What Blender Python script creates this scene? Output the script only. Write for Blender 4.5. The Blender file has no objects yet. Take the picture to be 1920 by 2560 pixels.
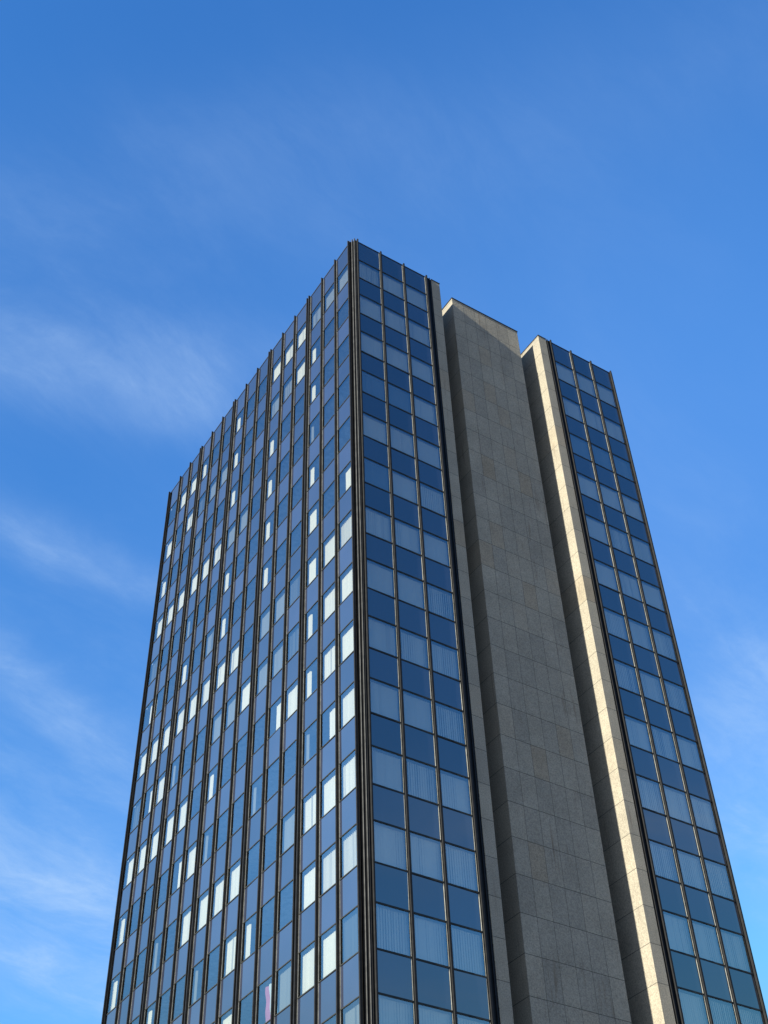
import bpy, math, random
from mathutils import Matrix, Vector

# ------------------------------------------------------------------ scene, camera, sky, sun
sc = bpy.context.scene
COL = sc.collection
TOP = 69.0                       # height of the parapet above the ground
GR = math.radians

def rotm(a, ax): return Matrix.Rotation(a, 3, ax)
cd = bpy.data.cameras.new('camera'); cam = bpy.data.objects.new('camera', cd); COL.objects.link(cam)
R3 = rotm(-0.594355, 'Z') @ rotm(2.350371, 'X') @ rotm(-0.040645, 'Z')
cam.matrix_world = Matrix.Translation((-23.6958, -37.3346, TOP + (-67.3788))) @ R3.to_4x4()
cd.sensor_fit = 'VERTICAL'; cd.sensor_height = 24.0; cd.lens = 3211.64 / 2560 * 24
cd.clip_start = 0.1; cd.clip_end = 20000
sc.camera = cam

SUN = Vector((-1.0, -0.082, 0.41)).normalized()
EL = math.asin(SUN.z); AZ = math.atan2(SUN.x, SUN.y)
SKY_STRENGTH = 0.10
EXPO = 1.45
world = bpy.data.worlds.new("World"); sc.world = world; world.use_nodes = True
nt = world.node_tree; N = nt.nodes; L = nt.links
for n in list(N): N.remove(n)
out = N.new('ShaderNodeOutputWorld'); bg = N.new('ShaderNodeBackground')
sky = N.new('ShaderNodeTexSky'); sky.sky_type = 'NISHITA'; sky.sun_disc = False
sky.sun_elevation = EL; sky.sun_rotation = AZ
sky.air_density = 1.0; sky.dust_density = 0.3; sky.ozone_density = 2.5; sky.altitude = 100
bg.inputs['Strength'].default_value = SKY_STRENGTH
L.new(bg.outputs[0], out.inputs[0])
# thin cirrus drawn on the sky dome by direction
tc = N.new('ShaderNodeTexCoord')
def vmath(op, a, b=None):
    n = N.new('ShaderNodeVectorMath'); n.operation = op
    for i, v in enumerate((a, b)):
        if v is None: continue
        if isinstance(v, (tuple, list)): n.inputs[i].default_value = v
        else: L.new(v, n.inputs[i])
    return n.outputs[0]
def mth(op, a, b=None, tree=None, clamp=False):
    T = tree or nt
    n = T.nodes.new('ShaderNodeMath'); n.operation = op; n.use_clamp = clamp
    for i, v in enumerate((a, b)):
        if v is None: continue
        if isinstance(v, (int, float)): n.inputs[i].default_value = v
        else: T.links.new(v, n.inputs[i])
    return n.outputs[0]
def ramp(src, stops, tree=None):
    T = tree or nt
    r = T.nodes.new('ShaderNodeValToRGB'); T.links.new(src, r.inputs[0])
    e = r.color_ramp.elements
    e[0].position, e[0].color = stops[0][0], (*stops[0][1], 1)
    e[1].position, e[1].color = stops[-1][0], (*stops[-1][1], 1)
    for p, c in stops[1:-1]:
        q = e.new(p); q.color = (*c, 1)
    return r.outputs[0]
def g3(v): return (v, v, v)
sep = N.new('ShaderNodeSeparateXYZ'); L.new(tc.outputs['Generated'], sep.inputs[0])
zc = mth('MAXIMUM', sep.outputs[2], 0.12)
cmb = N.new('ShaderNodeCombineXYZ')
L.new(mth('DIVIDE', sep.outputs[0], zc), cmb.inputs[0]); L.new(mth('DIVIDE', sep.outputs[1], zc), cmb.inputs[1])
def noise_w(vec, scale, detail, rough, dist=0.0):
    n = N.new('ShaderNodeTexNoise'); n.inputs['Scale'].default_value = scale; n.inputs['Detail'].default_value = detail
    n.inputs['Roughness'].default_value = rough; n.inputs['Distortion'].default_value = dist
    L.new(vec, n.inputs['Vector']); return n.outputs[0]
# banks of thin cirrus: (centre x, y on the cloud layer, direction in degrees, length, width, strength)
BANKS = [(0.23, 0.79, -24, 0.20, 0.055, 0.5), (0.29, 0.82, -10, 0.09, 0.05, 0.5), (0.12, 0.88, -28, 0.16, 0.06, 0.35), (0.24, 0.56, -32, 0.30, 0.07, 0.12), (0.10, 0.72, -30, 0.14, 0.06, 0.2), (0.29, 1.08, 8, 0.16, 0.035, 0.6),
         (0.42, 1.39, 36, 0.22, 0.040, 0.75), (0.53, 1.73, 22, 0.22, 0.09, 0.85), (0.72, 2.05, 20, 0.40, 0.14, 0.7),
         (1.10, 0.80, 25, 0.30, 0.08, 0.28), (1.45, 1.05, 30, 0.40, 0.16, 1.1), (0.52, 0.24, -49, 0.20, 0.07, 0.16), (0.20, 0.52, -40, 0.30, 0.05, 0.08), (0.62, 0.55, 10, 0.40, 0.20, 0.08), (0.9, 1.9, 20, 1.2, 0.55, 0.48),
         (-1.6, 1.6, 40, 0.7, 0.16, 0.7), (1.3, -1.2, 30, 0.6, 0.15, 0.8), (0.8, -2.0, 15, 0.9, 0.2, 0.7), (-0.9, 0.7, -20, 0.5, 0.1, 0.4)]
total = None
warp = N.new('ShaderNodeTexNoise'); warp.inputs['Scale'].default_value = 3.0; warp.inputs['Detail'].default_value = 4; L.new(cmb.outputs[0], warp.inputs['Vector'])
wv = vmath('MULTIPLY', vmath('SUBTRACT', warp.outputs['Color'], (0.5, 0.5, 0.5)), (0.10, 0.10, 0.0))
base = vmath('ADD', cmb.outputs[0], wv)
for cx_, cy_, an, ln, wd, st in BANKS:
    m1 = N.new('ShaderNodeVectorRotate'); m1.rotation_type = 'Z_AXIS'; m1.inputs['Angle'].default_value = -GR(an)
    L.new(vmath('SUBTRACT', base, (cx_, cy_, 0)), m1.inputs['Vector'])
    q = vmath('MULTIPLY', m1.outputs[0], (1 / ln, 1 / wd, 0))
    dn = N.new('ShaderNodeVectorMath'); dn.operation = 'DOT_PRODUCT'; L.new(q, dn.inputs[0]); L.new(q, dn.inputs[1])
    gsn = mth('MULTIPLY', mth('POWER', 2.718, mth('MULTIPLY', dn.outputs['Value'], -1.0)), st)
    total = gsn if total is None else mth('ADD', total, gsn)
rot = N.new('ShaderNodeVectorRotate'); rot.rotation_type = 'Z_AXIS'; rot.inputs['Angle'].default_value = -GR(18); L.new(base, rot.inputs['Vector'])
fil = noise_w(vmath('MULTIPLY', rot.outputs[0], (3.4, 7.0, 1)), 1.0, 12, 0.68, 0.3)
wisp = mth('MULTIPLY', total, ramp(fil, [(0.36, g3(0.34)), (0.50, g3(0.6)), (0.68, g3(1.15))]))
wisp = mth('MINIMUM', mth('MULTIPLY', wisp, 0.55), 0.75)
# tone of the clear sky: deeper blue overhead
UNIT = SKY_STRENGTH * 2 ** EXPO
sc3 = vmath('MULTIPLY', sky.outputs[0], (0.1516, 0.1516, 0.1516))
s3 = N.new('ShaderNodeSeparateXYZ'); L.new(sc3, s3.inputs[0]); c3 = N.new('ShaderNodeCombineXYZ')
for k, (aa, pp, cap) in enumerate(((3.2, 1.75, 0.36), (2.5, 1.33, 0.60), (2.3, 1.06, 1.02))):
    L.new(mth('MINIMUM', mth('MULTIPLY', mth('POWER', s3.outputs[k], pp), aa / UNIT), cap / UNIT), c3.inputs[k])
vq = vmath('MULTIPLY', vmath('SUBTRACT', cmb.outputs[0], (0.78, 0.66, 0)), (1 / 0.48, 1 / 0.48, 0))
dn = N.new('ShaderNodeVectorMath'); dn.operation = 'DOT_PRODUCT'; L.new(vq, dn.inputs[0]); L.new(vq, dn.inputs[1])
vq2 = vmath('MULTIPLY', vmath('SUBTRACT', cmb.outputs[0], (-1.05, 1.35, 0)), (1 / 0.62, 1 / 0.62, 0))  # added haze out of view, so the left-face glass reflects brighter
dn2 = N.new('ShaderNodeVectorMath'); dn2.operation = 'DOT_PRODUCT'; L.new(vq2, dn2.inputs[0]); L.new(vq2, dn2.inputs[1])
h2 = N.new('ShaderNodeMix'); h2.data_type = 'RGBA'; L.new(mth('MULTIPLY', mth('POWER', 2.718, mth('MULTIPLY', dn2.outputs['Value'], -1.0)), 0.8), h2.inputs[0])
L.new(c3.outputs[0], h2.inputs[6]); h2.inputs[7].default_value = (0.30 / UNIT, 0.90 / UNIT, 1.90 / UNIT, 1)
vq3 = vmath('MULTIPLY', vmath('SUBTRACT', cmb.outputs[0], (1.35, -2.1, 0)), (1 / 1.0, 1 / 1.0, 0))  # added unseen haze, lifts reflections in the lower right-face glass
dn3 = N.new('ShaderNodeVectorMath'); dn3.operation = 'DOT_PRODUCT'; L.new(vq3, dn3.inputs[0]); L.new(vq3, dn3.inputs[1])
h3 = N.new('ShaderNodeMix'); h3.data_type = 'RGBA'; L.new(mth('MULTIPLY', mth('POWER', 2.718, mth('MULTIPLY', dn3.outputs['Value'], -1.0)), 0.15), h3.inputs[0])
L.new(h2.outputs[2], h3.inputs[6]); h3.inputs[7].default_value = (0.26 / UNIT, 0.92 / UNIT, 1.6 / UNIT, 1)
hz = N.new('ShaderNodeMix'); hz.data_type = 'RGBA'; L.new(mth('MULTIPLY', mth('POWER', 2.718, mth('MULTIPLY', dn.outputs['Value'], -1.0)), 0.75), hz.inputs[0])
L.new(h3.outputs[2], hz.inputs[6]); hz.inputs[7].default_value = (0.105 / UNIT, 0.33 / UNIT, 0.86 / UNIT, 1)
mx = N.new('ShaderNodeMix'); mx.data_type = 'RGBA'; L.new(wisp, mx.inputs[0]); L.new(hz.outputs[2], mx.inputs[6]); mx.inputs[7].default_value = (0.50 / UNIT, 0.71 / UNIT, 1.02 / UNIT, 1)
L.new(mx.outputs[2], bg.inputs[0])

sd = bpy.data.lights.new('sun', 'SUN'); sd.energy = 5.0; sd.angle = GR(0.5); sd.color = (1.0, 0.96, 0.80)
so = bpy.data.objects.new('sun', sd); COL.objects.link(so)
so.rotation_euler = SUN.to_track_quat('Z', 'Y').to_euler(); so.location = (-60, -10, 90)

sc.view_settings.view_transform = 'Standard'; sc.view_settings.look = 'None'
sc.view_settings.exposure = EXPO; sc.view_settings.gamma = 1.0

# ------------------------------------------------------------------ materials
def new_mat(name):
    m = bpy.data.materials.new(name); m.use_nodes = True
    b = m.node_tree.nodes['Principled BSDF']
    return m, m.node_tree, b
def noise(T, scale, detail=4, rough=0.5, vec=None):
    n = T.nodes.new('ShaderNodeTexNoise'); n.inputs['Scale'].default_value = scale; n.inputs['Detail'].default_value = detail
    n.inputs['Roughness'].default_value = rough
    if vec is not None: T.links.new(vec, n.inputs['Vector'])
    return n.outputs[0]
def mixc(T, fac, a, b, mode='MIX'):
    n = T.nodes.new('ShaderNodeMix'); n.data_type = 'RGBA'; n.blend_type = mode
    for i, v in ((0, fac), (6, a), (7, b)):
        if isinstance(v, (int, float)): n.inputs[i].default_value = v
        elif isinstance(v, tuple): n.inputs[i].default_value = (*v, 1)
        else: T.links.new(v, n.inputs[i])
    return n.outputs[2]
def objco(T):
    n = T.nodes.new('ShaderNodeNewGeometry'); return n.outputs['Position']

def metal(name, col, rough, metallic=0.0, var=0.25):
    m, T, b = new_mat(name)
    co = objco(T)
    v = noise(T, 3.0, 5, 0.6, co)
    c = mixc(T, ramp(v, [(0.35, g3(0)), (0.7, g3(1))], T), tuple(x * (1 - var) for x in col), tuple(x * (1 + var) for x in col))
    T.links.new(c, b.inputs['Base Color']); b.inputs['Specular IOR Level'].default_value = 0.12; b.inputs['Roughness'].default_value = rough; b.inputs['Metallic'].default_value = metallic
    return m
M_FIN = metal('dark_bronze_metal', (0.0130, 0.0130, 0.0140), 0.6)
M_PLATE = metal('pale_aluminium', (0.22, 0.22, 0.205), 0.5)
M_DARK = metal('black_frame_metal', (0.007, 0.007, 0.008), 0.5)
M_TRANS = metal('olive_frame_metal', (0.025, 0.026, 0.024), 0.5)
M_COPE = metal('dark_coping_metal', (0.015, 0.016, 0.018), 0.5)
M_CORN = metal('grey_corner_metal', (0.062, 0.062, 0.063), 0.5)
M_HIDDEN = metal('hidden_face_dark', (0.05, 0.05, 0.052), 0.8)  # made-up dark finish on unseen faces, cuts bounce light into the slots
M_ROOF = metal('roof_felt', (0.09, 0.09, 0.09), 0.9)
M_IN = metal('interior_plaster', (0.22, 0.235, 0.25), 0.9)

def stone(name, axis, wide=False):
    """granite slabs; axis: which coordinate runs along the wall for the vertical joints"""
    m, T, b = new_mat(name)
    co = objco(T)
    s = T.nodes.new('ShaderNodeSeparateXYZ'); T.links.new(co, s.inputs[0])
    w, off = (0.8667, 7.83) if axis == 0 else (4.0, -0.3)
    if wide: w, off = 60.0, -10.0
    u = mth('DIVIDE', mth('SUBTRACT', s.outputs[axis], off, T), w, T)
    v = mth('DIVIDE', mth('SUBTRACT', TOP - 1.84, s.outputs[2], T), 1.7556, T)
    def joint(a, width):
        f = mth('FRACT', mth('ADD', a, 200.0, T), None, T)
        d = mth('MINIMUM', f, mth('SUBTRACT', 1.0, f, T), T)
        return mth('LESS_THAN', d, width, T)
    jl = mth('MAXIMUM', joint(v, 0.015 / 1.7556), mth('MULTIPLY', joint(u, 0.012 / w), 0.85, T), T)
    cell = T.nodes.new('ShaderNodeCombineXYZ')
    T.links.new(mth('FLOOR', u, None, T), cell.inputs[0]); T.links.new(mth('FLOOR', v, None, T), cell.inputs[1])
    wn = T.nodes.new('ShaderNodeTexWhiteNoise'); wn.noise_dimensions = '3D'; T.links.new(cell.outputs[0], wn.inputs[0])
    speck = noise(T, 17.0, 4, 0.75, co)
    big = noise(T, 0.55, 4, 0.6, co)
    c = mixc(T, ramp(speck, [(0.36, g3(0)), (0.62, g3(1))], T), (0.200, 0.177, 0.143), (0.345, 0.308, 0.246))
    c = mixc(T, 0.28 if axis else 0.5, c, ramp(wn.outputs[0], [(0.0, (0.74, 0.75, 0.77)), (0.4, (0.95, 0.95, 0.95)), (0.8, (1.06, 1.05, 1.02)), (0.92, (1.1, 1.03, 0.95)), (1.0, (0.92, 0.76, 0.58))], T), 'MULTIPLY')
    c = mixc(T, 1.0, c, ramp(big, [(0.3, g3(0.86)), (0.7, g3(1.08))], T), 'MULTIPLY')
    # rusty run-off stains hanging from the joints
    sm = T.nodes.new('ShaderNodeMapping'); sm.inputs['Scale'].default_value = (5.0, 5.0, 0.35); T.links.new(co, sm.inputs[0])
    streak = ramp(noise(T, 1.0, 4, 0.6, sm.outputs[0]), [(0.58, g3(0)), (0.74, g3(1))], T)
    zone = ramp(noise(T, 0.22, 2, 0.5, co), [(0.42, g3(0)), (0.6, g3(1))], T)
    c = mixc(T, mth('MULTIPLY', mth('MULTIPLY', streak, zone, T), 0.7, T), c, (0.12, 0.08, 0.05))
    c = mixc(T, mth('MULTIPLY', jl, 0.8, T), c, (0.035, 0.032, 0.028))
    T.links.new(c, b.inputs['Base Color']); b.inputs['Roughness'].default_value = 0.85; b.inputs['Diffuse Roughness'].default_value = 0.4; b.inputs['Specular IOR Level'].default_value = 0.25
    bm = T.nodes.new('ShaderNodeBump'); bm.inputs['Strength'].default_value = 0.15 if axis else 0.8; bm.inputs['Distance'].default_value = 0.007 if axis else 0.016
    T.links.new(noise(T, 60.0, 3, 0.6, co), bm.inputs['Height']); T.links.new(bm.outputs[0], b.inputs['Normal'])
    return m
M_STONE_F = stone('granite_front', 0)
M_STONE_S = stone('granite_side', 1)
M_STONE_P = stone('granite_pier_front', 0, True)

def glass_mat(name, tint, ior):
    m = bpy.data.materials.new(name); m.use_nodes = True; T = m.node_tree
    for n in list(T.nodes): T.nodes.remove(n)
    o = T.nodes.new('ShaderNodeOutputMaterial'); tr = T.nodes.new('ShaderNodeBsdfTransparent'); gl = T.nodes.new('ShaderNodeBsdfGlossy')
    tr.inputs[0].default_value = (*tint, 1); gl.inputs['Roughness'].default_value = 0.0; gl.inputs['Color'].default_value = (0.92, 0.97, 1, 1)
    fr = T.nodes.new('ShaderNodeFresnel'); gb = T.nodes.new('ShaderNodeNewGeometry')
    mi = T.nodes.new('ShaderNodeMix'); T.links.new(gb.outputs['Backfacing'], mi.inputs[0]); mi.inputs[2].default_value = ior; mi.inputs[3].default_value = 1 / ior
    T.links.new(mi.outputs[0], fr.inputs[0])      # same reflectance from either side of the thin pane
    co = objco(T)
    bm = T.nodes.new('ShaderNodeBump'); bm.inputs['Strength'].default_value = 0.04; bm.inputs['Distance'].default_value = 0.05
    T.links.new(noise(T, 0.8, 1, 0.4, co), bm.inputs['Height']); T.links.new(bm.outputs[0], gl.inputs['Normal'])
    mx = T.nodes.new('ShaderNodeMixShader'); T.links.new(fr.outputs[0], mx.inputs[0]); T.links.new(tr.outputs[0], mx.inputs[1]); T.links.new(gl.outputs[0], mx.inputs[2])
    T.links.new(mx.outputs[0], o.inputs[0])
    return m
M_GLASS = glass_mat('tinted_glass', (0.78, 0.81, 0.77), 3.0)

m, T, b = new_mat('blue_spandrel_glass'); M_SPAN = m
co = objco(T)
c = mixc(T, ramp(noise(T, 0.5, 3, 0.5, co), [(0.3, g3(0)), (0.7, g3(1))], T), (0.017, 0.021, 0.037), (0.021, 0.025, 0.044))
gi = T.nodes.new('ShaderNodeNewGeometry'); oi = T.nodes.new('ShaderNodeObjectInfo')
rv = mth('FRACT', mth('ADD', gi.outputs['Random Per Island'], oi.outputs['Random'], T), None, T)
c = mixc(T, 1.0, c, ramp(rv, [(0, g3(0.72)), (1, g3(1.25))], T), 'MULTIPLY')
T.links.new(c, b.inputs['Base Color']); b.inputs['Roughness'].default_value = 0.03; b.inputs['IOR'].default_value = 2.3
bm = T.nodes.new('ShaderNodeBump'); bm.inputs['Strength'].default_value = 0.04; bm.inputs['Distance'].default_value = 0.05
T.links.new(noise(T, 0.7, 1, 0.4, co), bm.inputs['Height']); T.links.new(bm.outputs[0], b.inputs['Normal'])

def cloth(name, col):
    m, T, b = new_mat(name)
    co = objco(T)
    c = mixc(T, noise(T, 9.0, 3, 0.5, co), tuple(x * 0.9 for x in col), col)
    T.links.new(c, b.inputs['Base Color']); b.inputs['Roughness'].default_value = 0.9
    return m
M_WHITE = cloth('white_blind_fabric', (0.49, 0.465, 0.40))
M_DIM = cloth('dim_blind_fabric', (0.13, 0.14, 0.14))  # dimness of slats turned from the sun, put into a darker cloth colour
M_PINK = cloth('pink_cloth', (0.26, 0.09, 0.17)); M_PALE = cloth('white_cloth', (0.35, 0.4, 0.42))
M_SKYB = cloth('blue_cloth', (0.06, 0.15, 0.26))

# ------------------------------------------------------------------ mesh builder
class MB:
    def __init__(s): s.v = []; s.f = []; s.m = []
    def quad(s, pts, mi=0):
        n = len(s.v); s.v += [tuple(p) for p in pts]; s.f.append(tuple(range(n, n + len(pts)))); s.m.append(mi)
    def box(s, x0, x1, y0, y1, z0, z1, mi=0):
        n = len(s.v)
        s.v += [(x0, y0, z0), (x1, y0, z0), (x1, y1, z0), (x0, y1, z0), (x0, y0, z1), (x1, y0, z1), (x1, y1, z1), (x0, y1, z1)]
        for q in ((0, 3, 2, 1), (4, 5, 6, 7), (0, 1, 5, 4), (1, 2, 6, 5), (2, 3, 7, 6), (3, 0, 4, 7)):
            s.f.append(tuple(n + i for i in q)); s.m.append(mi)
    def prism(s, pts, z0, z1, mi=0):            # pts counter-clockwise seen from above
        n = len(s.v); k = len(pts)
        s.v += [(x, y, z0) for x, y in pts] + [(x, y, z1) for x, y in pts]
        s.f.append(tuple(n + i for i in reversed(range(k)))); s.m.append(mi)
        s.f.append(tuple(n + k + i for i in range(k))); s.m.append(mi)
        for i in range(k):
            j = (i + 1) % k; s.f.append((n + i, n + j, n + k + j, n + k + i)); s.m.append(mi)
    def add(s, o, M, remap=None):
        n = len(s.v); s.v += [tuple(M @ Vector(p)) for p in o.v]
        s.f += [tuple(n + i for i in f) for f in o.f]; s.m += [(remap[i] if remap else i) for i in o.m]
    def mesh(s, name, mats):
        me = bpy.data.meshes.new(name); me.from_pydata(s.v, [], s.f)
        for m in mats: me.materials.append(m)
        me.polygons.foreach_set('material_index', s.m); me.update()
        return me
def link(name, me, parent=None, loc=None, rz=0.0):
    o = bpy.data.objects.new(name, me); COL.objects.link(o)
    if parent: o.parent = parent
    if loc is not None: o.location = loc
    o.rotation_euler = (0, 0, rz)
    return o
def part(name, mb, mats, parent=None, **k): return link(name, mb.mesh(name, mats), parent, **k)

# ------------------------------------------------------------------ tower dimensions
HS, HW, H0 = 1.6654, 3.5 - 1.6654, 0.2648
def zb(i): return TOP - (((i + 1) // 2) * HS + (i // 2) * HW + (H0 if i > 0 else 0.0))
NROW = 38                              # bands from the parapet down; even = spandrel, odd = window
XL1 = 6.47                             # flank of the near glass wing
XC0, XC1, YC = 7.83, 13.03, 0.56        # granite shaft
XR0, XR1 = 14.33, 20.78                # far glass wing
DEP = 25.83                            # depth of the long face
YF = [0.35]                            # fin lines on the long face
for bay in range(5):
    for k in range(3): YF.append(YF[-1] + 1.595)
    YF.append(YF[-1] + 0.24)
YF.pop(); YF.append(YF[-1] + 0.24)
CELL_L = []; q = 0.35
for bay in range(5):
    for k in range(3): CELL_L.append(q + 0.7975); q += 1.595
    q += 0.24
XF = [0.35, 2.05, 3.75, 5.45]; CELL_R = [1.20, 2.90, 4.60]
XG = [15.33, 17.03, 18.73, 20.43]; CELL_G = [16.18, 17.88, 19.58]

tower = bpy.data.objects.new('office_tower', None); COL.objects.link(tower)
tower['label'] = 'tall office tower of blue glass wings and a grey granite shaft under blue sky'
tower['category'] = 'tower'

# fins ------------------------------------------------------------------
def fin_mb(double, top=TOP + 0.09, width=0.07, dep=0.115):
    """local: centre line x=0, outward = -y; plate, jambs and projecting fin; full height"""
    f = MB()
    hw = 0.12 if double else 0.0
    f.box(-hw - 0.095, hw + 0.095, 0.004, 0.09, 0.0, TOP - 0.09, 2)
    for s_ in (-1, 1):
        e = s_ * (hw + 0.095)
        f.box(min(e, e - s_ * 0.024), max(e, e - s_ * 0.024), -0.004, 0.004, 0.0, TOP - 0.09, 3)       # pale glazing bead
        f.box(min(e, e + s_ * 0.006), max(e, e + s_ * 0.006), -0.004, 0.03, 0.0, TOP - 0.09, 1)
    for c in ((-hw, hw) if double else (0.0,)):
        f.box(c - width / 2, c + width / 2, -dep, 0.002, 0.0, top - 0.1, 0)
        f.prism([(c - width / 2, -dep), (c + width / 2, -dep), (c + width / 2, 0.0), (c - width / 2, 0.0)], top - 0.1, top, 0)
        for s_ in (-1, 1):
            e0, e1 = c + s_ * (width / 2 + 0.001), c + s_ * 0.060
            f.box(min(e0, e1), max(e0, e1), -0.012, 0.003, 0.0, TOP - 0.1, 2)
    return f
mats_fin = [M_FIN, M_PLATE, M_DARK, M_CORN]
me_wide = fin_mb(False, width=0.094, dep=0.085).mesh('mullion', mats_fin)
me_single = fin_mb(False).mesh('mullion', mats_fin); me_double = fin_mb(True).mesh('mullion', mats_fin)
RZL = -math.pi / 2
q = 0.35
for bay in range(5):
    for k in range(1, 3): link('mullion', me_single, tower, (0, q + 1.595 * k, 0), RZL)
    q += 3 * 1.595 + 0.24
    if bay < 4: link('mullion', me_double, tower, (0, q - 0.12, 0), RZL)
for x in XF[1:3] + XG[1:3]: link('mullion', me_wide, tower, (x, 0, 0), 0)

# corner posts: stepped, with a fin on each outer edge -------------------
def corner(name, M):
    f = MB()
    P = [(0.0, 0.25), (0.08, 0.25), (0.08, 0.135), (0.16, 0.135), (0.16, 0.0), (0.445, 0.0), (0.445, 0.09), (0.25, 0.25), (0.09, 0.445), (0.0, 0.445)]
    P = P
    f.prism(P, 0.0, TOP - 0.02, 0)
    f.box(-0.115, 0.0, 0.315, 0.385, 0.0, TOP + 0.09, 1)
    f.box(0.315, 0.385, -0.115, 0.0, 0.0, TOP + 0.09, 1)
    f.box(0.0, 0.022, 0.25, 0.30, 0.0, TOP + 0.1, 2)
    f.box(0.075, 0.14, 0.140, 0.20, 0.0, TOP + 0.16, 2)
    f.box(0.155, 0.22, 0.005, 0.06, 0.0, TOP + 0.16, 2)
    f.box(0.225, 0.245, -0.02, 0.0, 0.0, TOP + 0.02, 1)
    g = MB(); g.add(f, M)
    if M.determinant() < 0: g.f = [tuple(reversed(t)) for t in g.f]
    return part(name, g, [M_DARK, M_FIN, M_CORN], tower)
corner('corner_post', Matrix.Identity(4))
corner('corner_post', Matrix.Translation((XR1, 0, 0)) @ Matrix.Scale(-1, 4, (1, 0, 0)))
corner('corner_post', Matrix.Translation((0, DEP, 0)) @ Matrix.Scale(-1, 4, (0, 1, 0)))

# edge trims where glass meets granite -----------------------------------
def trim(x0, sgn):
    f = MB()
    def bx(a, b2, y0, y1, z1, mi): f.box(min(x0 + sgn * a, x0 + sgn * b2), max(x0 + sgn * a, x0 + sgn * b2), y0, y1, 0.0, z1, mi)
    bx(-0.095, 0.045, 0.004, 0.09, TOP - 0.09, 2)
    bx(-0.101, -0.095, -0.004, 0.072, TOP - 0.09, 1); bx(-0.064, -0.050, -0.012, 0.003, TOP - 0.1, 2)
    bx(-0.047, 0.047, -0.085, 0.002, TOP + 0.09, 0)
    bx(0.045, 0.40, 0.03, 0.10, TOP - 0.05, 2)
    bx(0.25, 0.285, -0.03, 0.03, TOP + 0.06, 0)
    return part('mullion', f, mats_fin, tower)
trim(5.45, 1); trim(15.33, -1)

# granite ----------------------------------------------------------------
def wall(name, x0, x1, y0, y1, z1):
    f = MB(); f.box(x0, x1, y0, y1, 0, z1, 0)
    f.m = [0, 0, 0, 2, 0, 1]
    o = part(name, f, [M_STONE_P if name == 'granite_flank' else M_STONE_F, M_STONE_S, M_HIDDEN], tower)
    return o
wall('granite_flank', 5.85, XL1, 0.0, DEP - 0.2, TOP - 0.03)
wall('granite_flank', XR0, 14.95, 0.0, DEP - 0.2, TOP - 0.03)
wall('granite_shaft', XC0, XC1, YC, DEP - 0.4, TOP + 0.08)
for a_, b_ in ((XL1 + 0.003, XC0 - 0.003), (XC1 + 0.003, XR0 - 0.003)):
    f = MB(); f.box(a_, b_, 3.6, 4.2, 0, TOP - 0.4); part('recess_wall', f, [M_DARK], tower)  # black instead of granite, to keep bounce light out of the slots

# copings and roofs --------------------------------------------------------
def coping(x0, x1, y0, y1, z, t=0.07, o=0.03, w=0.4):
    f = MB()
    f.box(x0 - o, x1 + o, y0 - o, y0 + w, z, z + t); f.box(x0 - o, x1 + o, y1 - w, y1 + o, z, z + t)
    f.box(x0 - o, x0 + w, y0 + w, y1 - w, z, z + t); f.box(x1 - w, x1 + o, y0 + w, y1 - w, z, z + t)
    return part('coping', f, [M_COPE], tower)
coping(XC0, XC1, YC, DEP - 0.4, TOP + 0.083, 0.08, 0.03)
coping(5.853, XL1, 0.0, DEP - 0.2, TOP - 0.027, 0.06, 0.025, 0.3)
coping(XR0, 14.947, 0.0, DEP - 0.2, TOP - 0.027, 0.06, 0.025, 0.3)
f = MB()
f.box(0.0, 0.3, 0.30, DEP - 0.3, TOP - 0.09, TOP); f.box(0.30, 5.75, 0.0, 0.3, TOP - 0.09, TOP)
part('coping', f, [M_COPE], tower)
f = MB(); f.box(15.05, 20.46, 0.0, 0.3, TOP - 0.09, TOP); f.box(20.5, 20.78, 0.3, DEP - 0.3, TOP - 0.09, TOP)
part('coping', f, [M_COPE], tower)
f = MB(); f.box(0.3, 5.85, 0.3, DEP - 0.3, TOP - 0.5, TOP - 0.3); f.box(14.95, 20.5, 0.3, DEP - 0.3, TOP - 0.5, TOP - 0.3)
f.box(XC0 + 0.2, XC1 - 0.2, YC + 0.2, DEP - 0.6, TOP + 0.085, TOP + 0.09)
part('roof', f, [M_ROOF], tower)

# floors and partitions behind the glass ----------------------------------
f = MB()
for i in range(0, NROW, 2):
    z1, z0 = zb(i) - (0.55 if i == 0 else -0.0), zb(i + 1)
    f.box(0.16, 5.80, 0.16, DEP - 0.3, z0 + 0.02, z1 - 0.02); f.box(15.0, 20.6, 0.16, DEP - 0.3, z0 + 0.02, z1 - 0.02)
part('interior_floor', f, [M_IN], tower)
f = MB()
f.box(3.4, 3.6, 0.5, DEP - 0.5, 0, TOP - 0.7); f.box(0.6, 3.38, 5.2, 5.3, 0, TOP - 0.7); f.box(3.62, 5.8, 4.0, 4.1, 0, TOP - 0.7)
f.box(15.0, 20.6, 4.2, 4.3, 0, TOP - 0.7)
f.box(0.0, 20.78, DEP - 0.28, DEP - 0.1, 0, TOP - 0.2)
f.box(20.6, 20.77, 0.5, DEP - 0.3, 0, TOP - 0.1)
part('partition_wall', f, [M_IN], tower)

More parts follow.
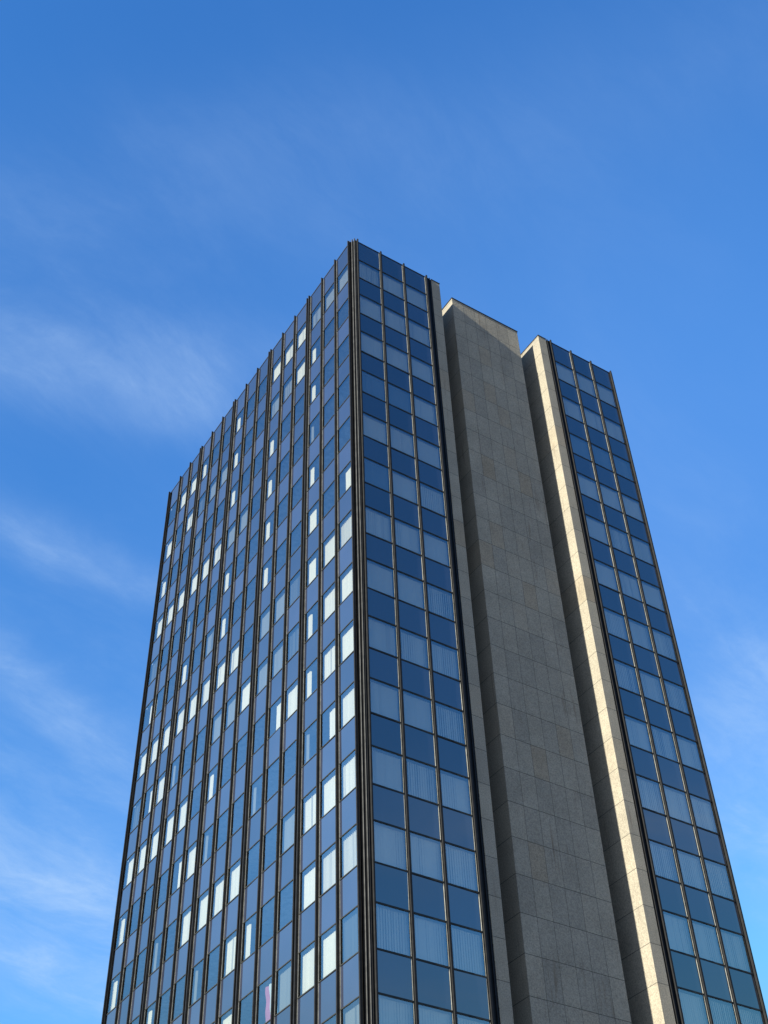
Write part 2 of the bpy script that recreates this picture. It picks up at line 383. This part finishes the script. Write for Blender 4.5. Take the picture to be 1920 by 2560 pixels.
# ------------------------------------------------------------------ windows, blinds, spandrels
GD = 0.018      # recess of the glass
def frame_mb(W, h):
    f = MB()
    t = 0.023 if W < 0.72 else 0.036
    f.box(-W - 0.012, W + 0.012, -0.006, 0.10, h - t, h + t, 0)
    f.box(-W - 0.012, W + 0.012, -0.006, 0.10, -t, t, 0)
    for s in (-1, 1):
        a, b2 = sorted((s * W, s * (W - 0.025)))
        f.box(a, b2, 0.012, 0.10, t + 0.003, h - t - 0.003, 1)
    return f
def pane_mb(W, h):
    f = MB(); f.quad([(-W + 0.02, GD, 0.02), (W - 0.02, GD, 0.02), (W - 0.02, GD, h - 0.02), (-W + 0.02, GD, h - 0.02)]); return f
def span_mb(W, h):
    f = MB(); f.box(-W + 0.003, W - 0.003, GD, GD + 0.05, 0.03, h - 0.03); return f
def blind_mb(W, h, kind, rnd, flip=1):
    """vertical slats hanging behind the glass. kinds: full, open, strip, half"""
    f = MB(); W2 = W + (0.02 if flip > 0 else 0.085); y = 0.21 if flip > 0 else 0.15; zt = h - 0.06 - rnd.random() * 0.05; z0 = 0.02
    pitch = 0.115
    KIND = {'B': (-W2, W2, 20 + 12 * rnd.random(), 0.115), 'D': (-W2, W2, 20 + 14 * rnd.random(), 0.115),
            'S': (-W2, W2, 50 + 8 * rnd.random(), 0.115), 'F': (-W2, W2, 76, 0.115),
            'P': (-W2 + 0.02, -W2 + 0.34, 25, 0.06), 'p': (-W2 + 0.1, -W2 + 0.22, 25, 0.06), 'Q': (W2 - 0.46, W2, 30, 0.07), 'q': (W2 - 0.12, W2, 30, 0.06),
            'L': (-W2, -0.05, 18, 0.115), 'R': (-0.22, W2, 18, 0.115)}
    s0, s1, ang, pitch = KIND[kind]
    if kind == 'S' and flip < 0: ang, flip = 5 + 14 * rnd.random(), 1
    ang = GR(ang)
    n = max(2, int((s1 - s0) / pitch)); hwid = 0.064
    for k in range(n):
        c = s0 + (k + 0.5) * (s1 - s0) / n
        a = ang + GR(rnd.uniform(-8, 8))
        if kind in 'BD' and rnd.random() < 0.05: a += GR(30)
        dx, dy = hwid * math.cos(a), hwid * math.sin(a)
        zz = zt
        dy *= flip
        f.quad([(c - dx, y - dy, z0), (c + dx, y + dy, z0), (c + dx, y + dy, zz), (c - dx, y - dy, zz)], 0)
    return f

# what hangs behind each window of the long face: one string per floor from the top,
# first character = column next to the near corner
LEFT_ROWS = [
    'DDDBBB..P..PBB.',
    '..PBDD..PDDFB.B',
    '..P..P..P..F..P',
    '..p..P.DDBBBBBB',
    '..Pq.P..P..p..F',
    'R.L..P..PD.P..R',
    'SBLFDD.BBBBBBBB',
    'BBPFDDBDD..pBRF',
    'BBPBR...P.BBBBB',
    'BRp..p..pBR...P',
    'BBBDQ.BBBBqp..P',
    'SSB..PBqp.qP...',
    'FBBD..B........',
    'D..P...........',
]
RIGHT_ROWS = [
    'SSSBBB',
    'BBBBBB',
    'BBBDDD',
    'DDSBBB',
    'BBBBSS',
    'DBSBBB',
    'SSBSSS',
    'BBSSSS',
    'BSSSSS',
    'BBSSSS',
    'BSSSSS',
    'SSSSSS',
    'SSSSSS',
    'SSSSBB',
]
GLASS_ROWS = NROW // 2
frame_mats = [M_TRANS, M_DARK]
def proj_area(loc):      # rough size in the picture for ranking
    d = (Vector(loc) - cam.matrix_world.translation)
    c = R3.transposed() @ d
    u = c.x / -c.z; v = c.y / -c.z
    fac = 0.29 if loc[0] == 0 else 0.5
    n = Vector((-1, 0, 0)) if loc[0] == 0 else Vector((0, -1, 0))
    vis = abs(v) < 0.43 and abs(u) < 0.325
    return (abs(n.dot(d)) / d.length ** 3 * 1e3) if vis else 0.0
cells = []
for j, s in enumerate(CELL_L): cells.append(('L', j, 0.0, s, 0.7975 - 0.095, RZL))
for j, s in enumerate(CELL_R): cells.append(('R', j, s, 0.0, 0.85 - 0.095, 0.0))
for j, s in enumerate(CELL_G): cells.append(('G', j, s, 0.0, 0.85 - 0.095, 0.0))
wins, spans = [], []
for side, j, x, y, W, rz in cells:
    for i in range(NROW):
        z0, z1 = zb(i + 1), zb(i)
        if i == 0: z1 = TOP - 0.06
        e = (proj_area((x, y, (z0 + z1) / 2)), side, j, i, x, y, z0, z1 - z0, W, rz)
        (wins if i % 2 else spans).append(e)
wins.sort(key=lambda e: -e[0]); spans.sort(key=lambda e: -e[0])
cache = {}
def cached(key, fn, mats):
    if key not in cache: cache[key] = fn().mesh(key[0], mats)
    return cache[key]
rest = MB(); rnd = random.Random(7)
for n, (ar, side, j, i, x, y, z0, h, W, rz) in enumerate(wins):
    r = i // 2
    rows = LEFT_ROWS if side == 'L' else RIGHT_ROWS
    jj = j + (3 if side == 'G' else 0)
    kind = rows[r][jj] if r < len(rows) and jj < len(rows[r]) else ('B' if side != 'L' else '.')
    bl = blind_mb(W, h, kind, rnd, 1 if side == 'L' else -1) if kind != '.' else None
    grey = kind in 'DFp'
    if n < 100:
        w = link('window', cached(('window', round(W, 3), round(h, 3)), lambda: frame_mb(W, h), frame_mats), tower, (x, y, z0), rz)
        link('pane', cached(('pane', round(W, 3), round(h, 3)), lambda: pane_mb(W, h), [M_GLASS]), w)
        if bl: link('blind', bl.mesh('blind', [M_DIM if grey else M_WHITE]), w)
    else:
        M = Matrix.Translation((x, y, z0)) @ Matrix.Rotation(rz, 4, 'Z')
        rest.add(frame_mb(W, h), M, [0, 1]); rest.add(pane_mb(W, h), M, [2])
        if bl: rest.add(bl, M, [4 if grey else 3])
o = part('window', rest, [M_TRANS, M_DARK, M_GLASS, M_WHITE, M_DIM], tower); o['kind'] = 'stuff'
rest = MB()
for n, (ar, side, j, i, x, y, z0, h, W, rz) in enumerate(spans):
    if n < 100: link('spandrel_panel', cached(('spandrel_panel', round(W, 3), round(h, 3)), lambda: span_mb(W, h), [M_SPAN]), tower, (x, y, z0), rz).rotation_euler = (GR(rnd.gauss(0, .2)), 0, rz + GR(rnd.gauss(0, .25)))
    else: rest.add(span_mb(W, h), Matrix.Translation((x, y, z0)) @ Matrix.Rotation(rz, 4, 'Z'))
o = part('spandrel_panel', rest, [M_SPAN], tower); o['kind'] = 'stuff'

# ------------------------------------------------------------------ striped cloth hanging behind one pane
def cloth_mesh():
    f = MB(); nz, ny = 24, 18
    yc = CELL_L[4]; z0 = zb(26) + 0.02; z1 = zb(25) - 0.12
    col = [0] * 7 + [1] * 5 + [2] * 6
    P = {}
    for a in range(ny + 1):
        for c in range(nz + 1):
            t = c / nz; yy = yc + 0.42 - a / ny * 1.0 - 0.10 * (1 - t) * math.sin(t * 3 + 0.5)
            P[a, c] = (0.24 + 0.025 * math.sin(a * 1.1 + c * 0.12) + 0.02 * math.sin(c * 0.5), yy, z0 + (z1 - z0) * t)
    for a in range(ny):
        for c in range(nz): f.quad([P[a, c], P[a + 1, c], P[a + 1, c + 1], P[a, c + 1]], col[a])
    return f.mesh('striped_cloth', [M_PINK, M_PALE, M_SKYB])
cl = link('striped_cloth', cloth_mesh()); cl['label'] = 'pink, white and blue striped cloth hanging behind a window near the bottom edge'; cl['category'] = 'cloth'

# ------------------------------------------------------------------ ground
f = MB(); f.quad([(-3000, -3000, 0), (3000, -3000, 0), (3000, 3000, 0), (-3000, 3000, 0)])
m, T, b = new_mat('paving'); co = objco(T)
c = mixc(T, noise(T, 0.3, 5, 0.6, co), (0.17, 0.148, 0.12), (0.23, 0.20, 0.16))
T.links.new(c, b.inputs['Base Color']); b.inputs['Roughness'].default_value = 0.85
g = part('ground', f, [m]); g.location = (0, 0, -0.01); g['kind'] = 'structure'
